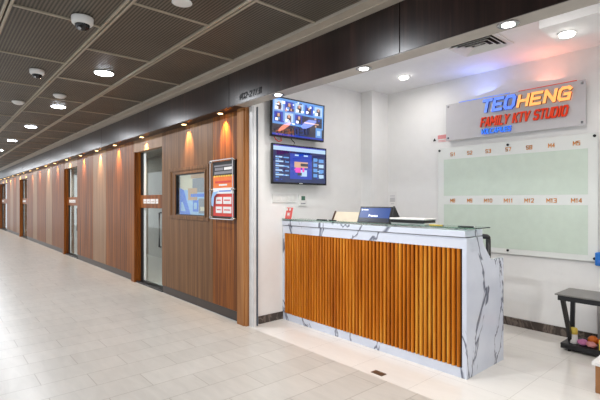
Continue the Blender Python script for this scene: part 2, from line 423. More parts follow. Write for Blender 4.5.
# rooms behind the wooden front
struct('wall_room', MB().box(XE, -4.45, 4.6, 4.7, 0, ZC).box(XE, XE+.1, 2.98, 4.6, 0, ZC), 'roomwall')
struct('ceiling_room', MB().box(XE, -4.45, 2.98, 4.7, 2.7, 2.8), 'roomwall')

# wooden shop front: one panel after another, doors between
front = empty('wall_front', (-16, YW, 0), kind='structure')
def panel(x0, x1, mat, z0=.125, z1=ZS, y=YW):
    b = MB(); b.box(x0+.003, x1-.003, y, y+.09, z0, z1, .003, 1); b.build('wood_panel', mat, front)
def kick(x0, x1): MB().box(x0, x1, YW+.012, YW+.09, 0, .122).build('kickboard', 'kick', front)
MB().box(-4.437, -4.29, YW-.045, YW+.09, 0, ZS, .004, 2).box(-4.29, -4.262, YW-.03, YW+.05, 0, ZS).build('end_post', 'orange_wood', front)
panel(-5.10, -4.437, 'brown_wood')
dz0, dz1, dx0, dx1 = 1.285, 1.905, -6.24, -5.32        # opening of the display window
b = MB()
b.box(-6.767, dx0, YW, YW+.09, .125, ZS); b.box(dx1, -5.103, YW, YW+.09, .125, ZS)
b.box(dx0, dx1, YW, YW+.09, .125, dz0); b.box(dx0, dx1, YW, YW+.09, dz1, ZS)
b.build('wood_panel', 'walnut', front)
kick(-6.767, -4.437)
DOORS = [(-8.09, -6.77), (-13.53, -12.1), (-21.3, -19.6), (-28.0, -25.4)]
segs = [(-9.711,-8.09,'brown_wood'),(-10.683,-9.711,'pale_wood'),(-12.1,-10.683,'brown_wood'),
        (-15.10,-13.53,'brown_wood'),(-16.01,-15.10,'pale_wood'),(-17.56,-16.01,'brown_wood'),(-18.34,-17.56,'pale_wood'),(-19.6,-18.34,'brown_wood'),
        (-22.3,-21.3,'pale_wood'),(-23.3,-22.3,'brown_wood'),(-24.2,-23.3,'pale_wood'),(-25.4,-24.2,'brown_wood'),(XE,-28.0,'brown_wood')]
for x0, x1, m in segs: panel(x0, x1, m)
for x0, x1 in ((-12.1,-8.09),(-19.6,-13.53),(-25.4,-21.3),(XE,-28.0)): kick(x0, x1)
for x0, x1 in DOORS: panel(x0, x1, 'pale_wood', 2.40, ZS, YW+.005)
for i, (x0, x1) in enumerate(DOORS):
    d = empty('door_%d' % (i+1), (x0, YW, 0), kind='structure')
    MB().box(x0, x0+.16, YW-.035, YW+.14, 0, 2.40, .004, 1).box(x0+.16, x0+.2, YW+.03, YW+.14, 0, 2.40).build('jamb', 'brown_wood', d)
    MB().box(x0+.2, x0+.28, YW+.07, YW+.115, .03, 2.39, .003, 1).box(x1-.03, x1+.1, YW+.09, YW+.115, .03, 2.39).build('stile', 'satin_black', d)
    MB().box(x0+.28, x1+.05, YW+.095, YW+.107, .04, 2.39).build('glass_pane', 'glass', d)
    hb = MB().box(x0+.2, x1-.02, YW+.05, YW+.092, 1.375, 1.605, .004, 1).build('push_band', 'brown_wood', d)
    b = MB()
    for q, (u, w) in enumerate(((.40, .13), (.56, .13), (.72, .2), (.95, .1))):
        if x0+u+w < x1-.05:
            b.ring(x0+u, x0+u+w, 1.455, 1.535, .026, YW+.046, YW+.051); b.box(x0+u+.03, x0+u+w-.03, YW+.046, YW+.051, 1.49, 1.512)
    b.build('lettering', 'paper', hb)
    MB().tube([(x1-.24,YW+.09,1.30),(x1-.24,YW+.055,1.30),(x1-.24,YW+.055,.72),(x1-.24,YW+.09,.72)], .014).build('pull_handle', 'satin_black', d)
    MB().box(x0+.29, x0+.40, YW+.0935, YW+.0948, .05, 2.38).build('frosted_strip', 'boardglass', d)
    MB().box(x0+.16, x1, YW+.0, YW+.16, .0, .03, .003, 1).build('threshold', 'satin_black', d)

# ------------------------------------------------------------------ lights with their fixtures
ORD = ['nearest','second','third','fourth','fifth','sixth','seventh','eighth','ninth','tenth','eleventh','twelfth','thirteenth','fourteenth','fifteenth','sixteenth','seventeenth','eighteenth','nineteenth','twentieth']
def make_corridor_light(loc):
    r = empty('ceiling_light', loc, 'x', 'ceiling light', 'round downlights along the corridor ceiling')
    x, y, z = loc
    MB().lathe((x, y, z), [(.10,.0),(.116,-.001),(.118,-.004),(.10,-.005)]).build('trim_ring', 'wplastic', r)
    MB().lathe((x, y, z), [(.10,-.003),(.10,-.012),(.09,-.016),(.01,-.017)]).build('lens', 'drumlamp', r)
    lamp('bulb', 'AREA', (x, y, z-.04), CORRIDOR_W, (.93,.96,1), r, .17, (0,0,-1))
    return r
cl = None
xs_ = [-2.7, -5.4, -7.8, -10.3, -12.95, -15.6, -18.2, -20.8, -23.4, -26.0]
names_ = ['just above the view beyond the flat disc', 'right of the smaller dome camera', 'beside the smoke detector', 'fourth from the camera', 'fifth from the camera', 'sixth from the camera', 'seventh from the camera', 'eighth from the camera', 'ninth from the camera', 'farthest of the row']
for x, nm in zip(xs_, names_):
    l = 'round white corridor downlight in perforated ceiling, ' + nm
    if cl is None: cl = make_corridor_light((x, 1.58, 3.038)); cl['label'] = l
    else: dup(cl, (x, 1.58, 3.038), l)
for c in list(cl.children):
    pass
# lights are copied together with their fixture by dup()
def make_downlight(loc, lens, energy, color, label, group, spot=True, r_=.055, name='downlight', cone=64, tilt=.14, lr=.66, ld=0):
    o = empty(name, loc, label, 'downlight', group); x, y, z = loc
    MB().lathe((x, y, z), [(r_*.78,.002),(r_,0),(r_*1.12,-.004),(r_*1.1,-.008),(r_*.8,-.006)]).build('trim_ring', 'steel' if spot else 'wplastic', o)
    MB().lathe((x, y, z), [(r_*lr,-.004),(r_*lr*.98,-.010-ld),(r_*.2,-.012-ld)]).build('lens', lens, o)
    if spot: lamp('bulb', 'SPOT', (x, y, z-.018), energy, color, o, .02, (0, tilt, -1), math.radians(cone), .8)
    else: lamp('bulb', 'AREA', (x, y, z-.04), energy, color, o, .14, (0, 0, -1))
    return o
wash = [-4.77, -5.80, -7.44, -8.87, -10.1, -11.45, -12.85, -14.3, -15.6, -17.0, -18.4, -19.9, -21.3, -22.7, -24.1, -25.5, -26.9]
wl = ['above the poster board', 'above the display window', 'above the nearest glass door']
w0 = None
for i, x in enumerate(wash):
    nm = wl[i] if i < 3 else ('%s from the poster end' % ORD[i])
    l = 'small warm wall-washing downlight in the dark soffit, ' + nm
    if w0 is None: w0 = make_downlight((x, 2.80, ZS-.004), 'warmlamp', WASH_W, (1,.60,.28), l, 'warm downlights along the wooden front', True, .048, 'wall_washer', 66, .32)
    else: dup(w0, (x, 2.80, ZS-.004), l)
s0 = None
for x, nm in ((-3.53, 'just above the upper television'), (-2.36, 'above the counter middle'), (-1.17, 'nearest the air vent'), (.03, 'out of view')):
    l = 'steel-rimmed downlight in the taupe opening soffit, ' + nm
    if s0 is None: s0 = make_downlight((x, 2.765, ZS-.004), 'lamp', SOFFIT_W, (1,.95,.88), l, 'downlights in the soffit over the opening', True, .06, cone=150, tilt=.1)
    else: dup(s0, (x, 2.765, ZS-.004), l)
p0 = make_downlight((-3.32, 4.69, ZC), 'shoplamp', SHOP_W, (1,.965,.93), 'lit white downlight in the shop ceiling left of the sign', 'downlights in the shop ceiling', False, .066, lr=.86, ld=.015)
dup(p0, (-1.263, 4.15, 2.95), 'lit white downlight in the shop ceiling above the right end of the sign')
dup(p0, (-3.3, 3.35, ZC), 'added white downlight in the shop ceiling, unseen behind the dark bulkhead on the left, brightening the shop')  # this and the next are unseen lamps added to brighten the shop
dup(p0, (-1.3, 3.35, ZC), 'added white downlight in the shop ceiling, unseen behind the dark bulkhead on the right, brightening the shop')
dup(p0, (.5, 4.11, 2.95), 'lit white downlight in the shop ceiling out of view on the right')
for x in (-7.4, -12.8, -20.4, -26.5):  # unseen lamps added to light the rooms behind the door glass
    o = empty('added_room_light', (x, 3.75, 2.7), 'unseen ceiling light added inside the room behind glass door', 'ceiling light', 'ceiling lights added in the rooms')
    MB().lathe((x, 3.75, 2.7), [(.1,0),(.11,-.01),(.09,-.02)]).build('lens', 'lamp', o)
    lamp('bulb', 'AREA', (x, 3.75, 2.66), ROOM_W, (1,.97,.92), o, .2, (0,0,-1))

# ------------------------------------------------------------------ ceiling devices
def dome_camera(loc, k, label):
    o = empty('dome_camera', loc, label, 'security camera', 'dome cameras on the corridor ceiling'); x, y, z = loc
    MB().lathe(loc, [(.088*k,0),(.09*k,-.006),(.088*k,-.05*k),(.078*k,-.062*k),(.06*k,-.066*k)]).build('housing', 'wplastic', o)
    MB().lathe(loc, [(.062*k,-.06*k),(.060*k,-.075*k),(.048*k,-.098*k),(.028*k,-.112*k),(.004,-.117*k)]).build('dome', 'dome', o)
    MB().cyl((x+.02*k, y-.02*k, z-.1*k), (x+.034*k, y-.034*k, z-.113*k), .014*k, n=16).build('lens', 'steel', o)
dome_camera((-3.885, .965, 3.035), .95, 'larger white dome camera with dark dome, nearest on the perforated ceiling')
dome_camera((-5.79, .95, 3.035), .85, 'smaller white dome camera farther along the perforated ceiling')
def detector(loc, r, label):
    o = empty('smoke_detector', loc, label, 'smoke detector')
    MB().lathe(loc, [(r,0),(r,-.018),(r*.92,-.026)]).build('base', 'wplastic', o)
    MB().lathe(loc, [(r*.8,-.022),(r*.74,-.04),(r*.4,-.05)]).build('sensor_head', 'wplastic', o)
detector((-6.93, 1.42, 3.035), .085, 'white smoke detector in front of the third corridor light')
detector((-7.8, 1.03, 3.035), .085, 'white smoke detector left of the ceiling beam by the far dome camera')
tag(MB().lathe((-3.08, 1.47, 3.035), [(.075,0),(.078,-.006),(.06,-.012)]).build('ceiling_disc', 'wplastic', origin=(-3.08,1.47,3.035)), 'flat unlit white disc on the perforated ceiling at the top of the picture', 'ceiling plate')
# air vent
o = empty('air_vent', (-2.12, 4.30, ZC), 'square white ceiling air vent with angled louvres', 'air vent')
vx0, vx1, vy0, vy1 = -2.40, -1.86, 4.07, 4.54
b = MB(); b.box(vx0, vx1, vy0, vy0+.05, ZC-.012, ZC, .003, 1); b.box(vx0, vx1, vy1-.05, vy1, ZC-.012, ZC, .003, 1)
b.box(vx0, vx0+.05, vy0+.05, vy1-.05, ZC-.012, ZC, .003, 1); b.box(vx1-.05, vx1, vy0+.05, vy1-.05, ZC-.012, ZC, .003, 1); b.build('frame', 'wplastic', o)
MB().box(vx0+.05, vx1-.05, vy0+.05, vy1-.05, ZC-.003, ZC-.001).build('duct_opening', 'duct', o)
for k in range(4):
    q = .05+.052*k
    b = MB(); w = .045
    X0, X1, Y0, Y1 = vx0+q, vx1-q, vy0+q, vy1-q
    za, zb = ZC-.004, ZC-.034
    for P in (((X0,Y0),(X1,Y0),(X1-w,Y0+w),(X0+w,Y0+w)), ((X0,Y1),(X1,Y1),(X1-w,Y1-w),(X0+w,Y1-w)), ((X0,Y0),(X0,Y1),(X0+w,Y1-w),(X0+w,Y0+w)), ((X1,Y0),(X1,Y1),(X1-w,Y1-w),(X1-w,Y0+w))):
        b.prism([(P[0][0],P[0][1],zb),(P[1][0],P[1][1],zb),(P[2][0],P[2][1],za),(P[3][0],P[3][1],za)], (0,0,.003))
    b.build('louvre', 'wplastic', o)

# ------------------------------------------------------------------ display window and poster board on the wooden front
o = empty('display_window', ((dx0+dx1)/2, YW, dz0), 'framed display window with blue and tan reflections painted as a glowing picture behind glass in dark wood panel', 'display case')
MB().ring(-6.46, -5.205, 1.225, 2.005, .045, YW-.012, YW, .003).ring(-6.40, -5.265, 1.27, 1.96, .012, YW-.008, YW, .002).ring(dx0-.03, dx1+.03, dz0-.03, dz1+.03, .03, YW-.014, YW+.002, .003).build('frame', 'walnut', o)
MB().ring(dx0, dx1, dz0, dz1, .012, YW+.0, YW+.075).build('reveal', 'satin_black', o)
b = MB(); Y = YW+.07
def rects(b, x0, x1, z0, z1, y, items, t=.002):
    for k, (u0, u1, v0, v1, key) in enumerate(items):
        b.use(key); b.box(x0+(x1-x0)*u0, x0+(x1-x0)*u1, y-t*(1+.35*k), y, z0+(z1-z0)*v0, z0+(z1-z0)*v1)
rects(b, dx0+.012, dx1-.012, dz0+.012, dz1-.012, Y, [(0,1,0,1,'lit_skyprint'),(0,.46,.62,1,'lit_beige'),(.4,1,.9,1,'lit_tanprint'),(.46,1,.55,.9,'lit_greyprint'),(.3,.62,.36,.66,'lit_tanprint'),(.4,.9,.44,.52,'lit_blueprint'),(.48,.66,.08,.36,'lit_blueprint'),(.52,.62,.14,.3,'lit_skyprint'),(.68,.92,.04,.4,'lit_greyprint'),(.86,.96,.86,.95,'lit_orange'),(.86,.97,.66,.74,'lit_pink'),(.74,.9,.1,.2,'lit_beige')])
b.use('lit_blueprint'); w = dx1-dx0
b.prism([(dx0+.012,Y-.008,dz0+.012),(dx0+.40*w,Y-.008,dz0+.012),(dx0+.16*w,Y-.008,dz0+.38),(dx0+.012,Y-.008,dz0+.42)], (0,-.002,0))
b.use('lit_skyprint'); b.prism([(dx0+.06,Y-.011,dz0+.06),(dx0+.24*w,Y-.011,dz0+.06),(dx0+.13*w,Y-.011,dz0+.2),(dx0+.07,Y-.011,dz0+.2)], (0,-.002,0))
b.build('picture', None, o)  # reflection in the pane, painted as a glowing picture behind it
MB().box(dx0+.012, dx1-.012, YW+.018, YW+.024, dz0+.012, dz1-.012).build('glass_pane', 'glass', o)

o = empty('poster_board', (-4.74, YW-.03, 1.27), 'narrow black, orange and red poster board standing off the lit wood panel', 'poster')
px0, px1, pz0, pz1 = -5.01, -4.475, 1.285, 2.01
MB().box(px0, px1, YW-.055, YW-.012, pz0, pz1, .003, 1).build('backing', 'black', o)
b = MB(); m_ = .02
it = [(0,1,0,1,'red'),(0,1,.76,1,'blackink'),(.05,.95,.93,.96,'greyprint'),(.08,.5,.86,.91,'greyprint'),(.55,.92,.86,.91,'paper'),(.06,.94,.79,.84,'greyprint'),
      (0,1,.53,.76,'orange'),(.1,.9,.62,.66,'red'),(.3,.7,.57,.6,'paper'),(0,1,.42,.53,'paper'),(.3,.9,.46,.48,'blueprint'),(.15,.45,.23,.36,'paper'),(.52,.9,.23,.36,'paper'),(.15,.45,.06,.18,'paper'),(.52,.9,.06,.18,'paper'),
      (.2,.4,.29,.31,'red'),(.57,.85,.29,.31,'red'),(.2,.4,.11,.13,'red'),(.57,.85,.11,.13,'red')]
it += [(.06+.12*k, .12+.12*k, .735, .765, 'yellow') for k in range(8)]
rects(b, px0+m_, px1-m_, pz0+m_, pz1-m_, YW-.055, it, .0012)
b.use('skyprint'); b.prism([(px0+.02,YW-.084,pz0+.16),(px0+.07,YW-.084,pz0+.14),(px0+.09,YW-.084,pz0+.27),(px0+.2,YW-.084,pz0+.34),(px0+.06,YW-.084,pz0+.33),(px0+.02,YW-.084,pz0+.25)], (0,-.002,0))
b.build('poster_sheet', None, o)
MB().ring(px0-.02, px1+.01, pz0-.02, pz1+.02, .012, YW-.088, YW-.084).build('acrylic_edge', 'acrylic', o)
for zz in (pz0+.0, pz0+.36, pz1-.0):
    for xx in (px0-.005, px1-.002):
        MB().cyl((xx, YW-.1, zz), (xx, YW, zz), .011, n=12).build('standoff', 'steel', o)

# ------------------------------------------------------------------ reception counter
CX0, CX1, CY = XS+.004, -1.80, 3.40
o = empty('reception_counter', ((CX0+CX1)/2, 3.7, 0), 'white marble reception counter with orange-brown vertical slat front', 'counter')
b = MB(); b.box(CX0, CX1-.02, CY, CY+.06, 0, .085); b.box(CX0, CX1-.02, CY, CY+.06, 1.095, 1.188); b.box(CX0, CX0+.035, CY, CY+.06, .085, 1.095)
b.box(CX0, CX1-.02, CY+.06, CY+.2, 0, 1.188)
b.build('front_surround', 'marble', o)
MB().box(CX0+.035, CX1-.035, CY+.022, CY+.0599, .086, 1.094).build('slat_backing', 'slat_back', o)
b = MB(); nsl = 52; pitch = (CX1-.035-CX0-.035)/nsl
for k in range(nsl):
    x = CX0+.035+pitch*(k+.5); r = pitch*(.33 if k % 3 else .28)
    b.prism([(x-r,CY+.03,.087),(x-r,CY+.006,.087),(x-r*.6,CY-.006,.087),(x+r*.6,CY-.006,.087),(x+r,CY+.006,.087),(x+r,CY+.03,.087)], (0,0,1.006))
b.build('slat_panel', 'slat', o)
prof = [(CY,0),(4.10,0),(4.10,.965),(3.86,.965),(3.83,.985),(3.70,1.12),(3.68,1.188),(CY,1.188)]
MB().prism([(CX1-.02, y, z) for y, z in prof], (.04,0,0)).build('end_panel', 'marble', o)
MB().box(CX0, CX1+.012, CY-.012, 3.70, 1.194, 1.25, .004, 2).build('top_ledge', 'marble', o)
MB().box(CX0, CX1-.02, CY+.2, 4.09, .72, .76, .003, 1).build('desk_top', 'slabtop', o)
c = empty('white_cable', (-1.9, 3.85, .98), 'loose white cables bundled at the stepped end of the marble counter', 'cable')
for k in range(4): MB().tube([(-1.84-.03*k,3.725,1.11+.02*k),(-1.83-.03*k,3.76+.01*k,1.12),(-1.83-.02*k,3.82+.02*k,1.04+.01*k),(-1.84-.03*k,3.90+.03*k,.99),(-1.87-.03*k,4.0,.975)], .008).build('cord', 'wplastic', c)
# glass shelf over the ledge
g = empty('glass_shelf', (-2.97, 3.5, 1.25), 'long green-edged glass sheet on short posts over the counter ledge', 'glass shelf')
MB().box(CX0+.005, -1.70, CY-.02, 3.66, 1.266, 1.276, .002, 1).build('sheet', 'greenglass', g)
for x in (-4.15, -3.4, -2.65, -1.9):
    for y in (3.45, 3.6): MB().cyl((x,y,1.25), (x,y,1.267), .012, n=14).build('post', 'steel', g)
ZG = 1.276
# customer display
def tilted(b, x0, x1, y0, z0, h, lean, t):   # a slab leaning back, standing along X
    n = Vector((0, -math.cos(lean), math.sin(lean))); u = Vector((0, math.sin(lean), math.cos(lean)))
    p = Vector((x0, y0, z0)); w = Vector((x1-x0, 0, 0))
    b.prism([p, p+w, p+w+u*h, p+u*h], -n*t); return n, u
o = empty('customer_display', (-2.835, 3.55, ZG), 'black tent-shaped customer display with lit blue screen on the counter glass', 'display screen')
b = MB(); lean = math.radians(20)
n_, u_ = tilted(b, -3.055, -2.635, 3.47, ZG, .175, lean, .016); b.build('bezel', 'black', o)
def on_tilt(y0): return lambda u, v, d: Vector((u, y0, ZG)) + u_*v + n_*d
pl = on_tilt(3.47)
b = MB()
def quad(b, pl, x0, x1, v0, v1, d, key): b.use(key); b.prism([pl(x0,v0,d), pl(x1,v0,d), pl(x1,v1,d), pl(x0,v1,d)], n_*.0015)
quad(b, pl, -3.040, -2.650, .012, .16, 0, 'scr_pos'); quad(b, pl, -3.040, -2.650, .012, .05, .0018, 'scr_posdark')
quad(b, pl, -3.025, -3.010, .132, .144, .002, 'wemit'); quad(b, pl, -3.000, -2.935, .134, .141, .002, 'wemit')
text_bm(b, 'Promos', -2.915, .062, .12, .026, lambda u, v, d: pl(u, v, d+.002), .001, .01, key='wemit')
b.build('screen', None, o)
MB().prism([(-3.015,3.49,ZG),(-3.015,3.53,ZG+.14),(-3.015,3.62,ZG)], (.36,0,0)).build('rear_stand', 'black', o)
b = MB().prism([(-2.630,3.475,ZG),(-2.630,3.535,ZG+.172),(-2.630,3.66,ZG)], (.02,0,0)); b.build('side_panel', 'black', o)
# beige menu easel
o = empty('menu_easel', (-3.325, 3.56, ZG), 'beige open menu stand with dark edge left of the blue screen', 'menu stand')
b = MB(); tilted(b, -3.445, -3.065, 3.50, ZG, .115, math.radians(28), .006); b.build('cover', 'beige', o)
b = MB(); tilted(b, -3.470, -3.450, 3.495, ZG, .125, math.radians(28), .01); tilted(b, -3.465, -3.065, 3.493, ZG+.103, .012, math.radians(28), .0001) if False else None; b.build('spine', 'slat_back', o)
b = MB().prism([(-3.325,3.55,ZG+.08),(-3.325,3.56,ZG+.08),(-3.325,3.63,ZG),(-3.325,3.62,ZG)], (.1,0,0)); b.build('prop', 'beige', o)
# pens
for k, (x, y, a, key, l) in enumerate(((-3.56,3.44,.3,'black','black pen lying in front of the beige menu stand, left one'),(-3.38,3.43,-.15,'black','black pen lying in front of the beige menu stand, right one'),(-1.80,3.44,.1,'black','black pen lying at the right end of the counter glass'),(-2.08,3.44,.0,'yellow','yellow pen lying near the right end of the counter glass'))):
    dx, dy = .075*math.cos(a), .075*math.sin(a)
    o = empty('pen', (x,y,ZG), l, 'pen', 'pens on the counter glass')
    MB().cyl((x-dx,y-dy,ZG+.006),(x+dx*.75,y+dy*.75,ZG+.006),.006,n=10).build('barrel', key, o)
    MB().cyl((x+dx*.75,y+dy*.75,ZG+.006),(x+dx,y+dy,ZG+.006),.0058,.001,n=10).build('tip', 'steel', o)
# flat white device
o = empty('receipt_device', (-2.40, 3.5, ZG), 'flat white device with black front band right of the blue screen', 'office device')
MB().box(-2.597, -2.213, 3.45, 3.64, ZG, ZG+.018, .006, 2).build('body', 'wplastic', o)
MB().box(-2.595, -2.215, 3.442, 3.64, ZG+.014, ZG+.045, .004, 2).build('front_band', 'black', o)
MB().box(-2.604, -2.206, 3.436, 3.65, ZG+.043, ZG+.06, .007, 3).build('lid', 'wplastic', o)
# red card holder
o = empty('card_holder', (-4.17, 3.45, ZG), 'small red and white card stand at the left end of the counter', 'sign card')
b = MB(); lean = math.radians(12); n_, u_ = tilted(b, -4.24, -4.07, 3.40, ZG, .15, lean, .012); b.build('card', 'paper', o)
pl = (lambda u, v, d: Vector((u, 3.40, ZG)) + u_*v + n_*d)
b = MB(); quad(b, pl, -4.20, -4.075, .0, .145, 0, 'redcard'); quad(b, pl, -4.195, -4.17, .105, .135, .002, 'paper'); quad(b, pl, -4.14, -4.11, .105, .135, .002, 'paper'); quad(b, pl, -4.17, -4.11, .03, .085, .002, 'pink'); quad(b, pl, -4.16, -4.12, .045, .07, .004, 'paper'); b.build('print', None, o)
MB().box(-4.235, -4.095, 3.425, 3.515, ZG, ZG+.006).prism([(-4.18,3.455,ZG),(-4.18,3.465,ZG+.1),(-4.18,3.505,ZG)], (.04,0,0)).build('foot', 'paper', o)

# ------------------------------------------------------------------ side wall: televisions and controls
def tv(name, y0, y1, z0, z1, X, label, tilt):
    o = empty(name, (X, (y0+y1)/2, z0), label, 'television')
    bz = .014
    MB().box(X-.035, X, y0, y1, z0, z1, .004, 1).box(X, X+.005, y0, y1, z1-bz, z1).box(X, X+.005, y0, y1, z0, z0+bz*1.5).box(X, X+.005, y0, y0+bz, z0, z1).box(X, X+.005, y1-bz, y1, z0, z1).build('bezel', 'black', o)
    MB().box(XS, XS+.02, (y0+y1)/2-.15, (y0+y1)/2+.15, z0+.12, z1-.12).box(XS+.02, X-.034, (y0+y1)/2-.05, (y0+y1)/2+.05, z0+.18, z1-.18).build('bracket', 'satin_black', o)
    return o
def xrects(b, y0, y1, z0, z1, x, items):
    for k, (u0, u1, v0, v1, key) in enumerate(items):
        b.use(key); b.box(x-.001, x+.0006+.00006*k, y0+(y1-y0)*u0, y0+(y1-y0)*u1, z0+(z1-z0)*v0, z0+(z1-z0)*v1)
T1 = tv('television', 3.14, 4.03, 2.295, 2.79, -4.15, 'upper wall television showing pale blue thumbnail pictures', 0)
b = MB(); it = [(0,1,0,1,'scr_sky')]
for r in range(2):
    for c in range(5):
        u = .03+.195*c; v = .36+.31*r
        if r == 0 and c > 2: continue
        it += [(u,u+.16,v,v+.27,'scr_pale' if (r+c)%2 else 'scr_blue'), (u+.04,u+.12,v+.02,v+.2,'scr_grey'), (u+.06,u+.1,v+.14,v+.23,'scr_tan'), (u+.02,u+.07,v+.03,v+.1,'wemit')]
it += [(.56,.97,.30,.62,'scr_grey'), (.6,.9,.42,.46,'scr_tan'), (0,1,.04,.30,'scr_grey'), (.84,.97,.06,.34,'scr_sky'), (.87,.94,.12,.26,'scr_pale'), (.0,1,0,.05,'scr_blue')]
rq = random.Random(3)
for k in range(26):
    u, v = rq.uniform(.02,.9), rq.uniform(.33,.95)
    it.append((u, u+rq.uniform(.015,.06), v, min(.98, v+rq.uniform(.02,.07)), rq.choice(['scr_pale','scr_blue','scr_grey','scr_sky','wemit','scr_tan'])))
xrects(b, 3.155, 4.015, 2.317, 2.775, -4.15, it); b.build('screen', None, T1)
T1.rotation_euler = (0, math.radians(1.9), 0)      # hung tilting slightly down
T2 = tv('television', 3.15, 4.07, 1.712, 2.21, -4.14, 'lower wall television with dark blue screen menu below the first', 0)
b = MB(); it = [(0,1,0,1,'scr_blue'), (0,1,.86,.97,'scr_pale'), (0,1,.80,.86,'scr_deep'), (0,.3,.0,.8,'scr_deep'), (.72,1,0,.8,'scr_deep'), (.3,.72,0,.1,'scr_deep')]
for k in range(5): it += [(.04,.16+.02*(k%3),.66-.12*k,.70-.12*k,'scr_pale'), (.18+.03*(k%2),.28,.655-.12*k,.69-.12*k,'scr_sky'), (.04,.10,.60-.12*k,.63-.12*k,'scr_sky')]
for k in range(4): it += [(.75,.83,.62-.15*k,.72-.15*k,'scr_sky'), (.86,.96,.60-.15*k,.7-.15*k,'scr_pale' if k%2 else 'scr_sky')]
it += [(.36,.66,.22,.66,'scr_blue'), (.39,.46,.74,.78,'scr_pale'), (.56,.64,.74,.78,'scr_pale'), (.38,.64,.42,.58,'scr_tan'), (.5,.64,.46,.54,'scr_grey'), (.4,.5,.28,.42,'scr_magenta'), (.38,.44,.34,.38,'scr_magenta'), (.5,.62,.18,.36,'scr_pale'), (.44,.52,.2,.28,'scr_grey'), (.53,.57,.3,.42,'scr_magenta')]
for k in range(30):
    u, v = rq.choice([rq.uniform(.03,.26), rq.uniform(.74,.93)]), rq.uniform(.04,.74)
    it.append((u, u+rq.uniform(.01,.05), v, v+rq.uniform(.01,.03), rq.choice(['scr_pale','scr_sky','scr_blue'])))
xrects(b, 3.165, 4.055, 1.735, 2.195, -4.14, it); b.build('screen', None, T2)
MB().box(-4.1351, -4.1335, 3.58, 3.64, 1.72, 1.728).build('badge', 'alu', T2)
c = empty('video_cable', (XS+.01, 3.35, 2.22), 'thin looped red and black cables hanging between the two televisions', 'cable')
MB().tube([(XS+.06,3.46,2.33),(XS+.08,3.5,2.27),(XS+.1,3.52,2.24),(XS+.08,3.5,2.2),(XS+.06,3.46,2.17)], .005).build('black_cable', 'black', c)
MB().tube([(XS+.06,3.2,2.33),(XS+.09,3.22,2.26),(XS+.1,3.26,2.235),(XS+.1,3.3,2.25),(XS+.06,3.32,2.33)], .006).build('red_cable', 'red', c)
o = empty('switch_panel', (XS, 3.42, 1.475), 'long white light switch plate on the wall below the televisions', 'light switch')
MB().box(XS, XS+.012, 3.232, 3.61, 1.478, 1.592, .003, 1).build('plate', 'wplastic', o)
for k in range(6): MB().box(XS+.012, XS+.017, 3.25+.06*k, 3.295+.06*k, 1.505, 1.565, .002, 1).build('rocker', 'wplastic', o)
o = empty('thermostat', (XS, 3.73, 1.434), 'white thermostat with green display right of the switch plate', 'thermostat')
MB().box(XS, XS+.022, 3.66, 3.795, 1.434, 1.586, .004, 1).build('housing', 'wplastic', o)
MB().box(XS+.022, XS+.024, 3.70, 3.765, 1.51, 1.565).build('display', 'green_lcd', o)
for k in range(3): MB().box(XS+.022, XS+.025, 3.695+.027*k, 3.715+.027*k, 1.46, 1.475).build('button', 'greyprint', o)
o = empty('wall_notice', (-4.0, YB, 1.41), 'small grey printed notice on the wall above the blue screen', 'notice')
MB().box(-4.03, -3.88, YB-.003, YB, 1.42, 1.64).build('sheet', 'paper', o)
rb = MB(); rects(rb, -4.03, -3.88, 1.42, 1.64, YB-.003, [(.2,.8,.3,.6,'acrylic'),(.2,.8,.68,.74,'acrylic'),(.3,.7,.15,.2,'acrylic')], .0008); rb.build('print', None, o)
o = empty('warning_notice', (-3.16, YB, 2.3), 'small pink and white warning notice at the left of the sign', 'notice')
MB().box(-3.30, -2.98, YB-.004, YB, 2.31, 2.405).build('plate', 'paper', o)
b = MB(); rects(b, -3.30, -2.98, 2.31, 2.405, YB-.004, [(.34,1,.42,1,'pink'),(.36,.98,.16,.26,'pink'),(.36,.98,.0,.08,'pink')], .0008)
b.use('blackink'); b.prism([(-3.265,YB-.005,2.33),(-3.215,YB-.005,2.33),(-3.24,YB-.005,2.372)], (0,-.001,0)); b.build('print', None, o)

# ------------------------------------------------------------------ illuminated sign and glass board on the back wall
SY = YB-.06
o = empty('shop_sign', (-2.22, YB, 2.3), 'silver sign board with glowing blue, orange and red raised letters', 'sign')
MB().box(-3.035, -1.415, SY, SY+.008, 2.305, 2.79, .002, 1).build('board', 'acrylic', o)
for x in (-3.0, -1.45):
    for z in (2.34, 2.755): MB().cyl((x,SY-.008,z),(x,YB,z),.013,n=16).build('standoff', 'steel', o)
for body, nm, lab, key, x, z, w, h, dp, th in (('TEO','blue_letters','glowing blue letters','blueletter',-2.53,2.594,.41,.168,.03,.21),
        ('HENG','orange_letters','glowing orange letters','orangeletter',-2.10,2.592,.56,.152,.03,.21),
        ('FAMILY KTV STUDIO','red_letters','red raised letters','redletter',-2.545,2.422,.97,.122,.022,.155),
        ('VOLCAPUES','small_letters','small blue raised letters','bluesub',-2.545,2.334,.37,.066,.015,.17)):
    b = MB(); block_text(b, body, x, z, w, h, faceY(SY-.008), dp, th, .2, .45, key, 'blueside' if 'blue' in key else 'letterside')
    b.build(nm, None, o)['label'] = lab
MB().box(-2.85, -2.2, SY-.004, SY+.008, 2.79, 2.797).build('added_glow_strip', 'blueletter', o); MB().box(-2.1, -1.5, SY-.004, SY+.008, 2.79, 2.797).build('added_glow_strip', 'redletter', o)  # strips made up as a fixture for the ceiling-tinting lamps below
# lamps added above the board's upper edge to tint the ceiling blue and red
lamp('added_blue_lamp', 'AREA', (-2.5, SY-.02, 2.80), GLOW_W, (.25,.35,1), o, .3, (-.15,-.9,1))
lamp('added_red_lamp', 'AREA', (-1.8, SY-.02, 2.80), GLOW_W, (1,.3,.18), o, .3, (.1,-.9,1))

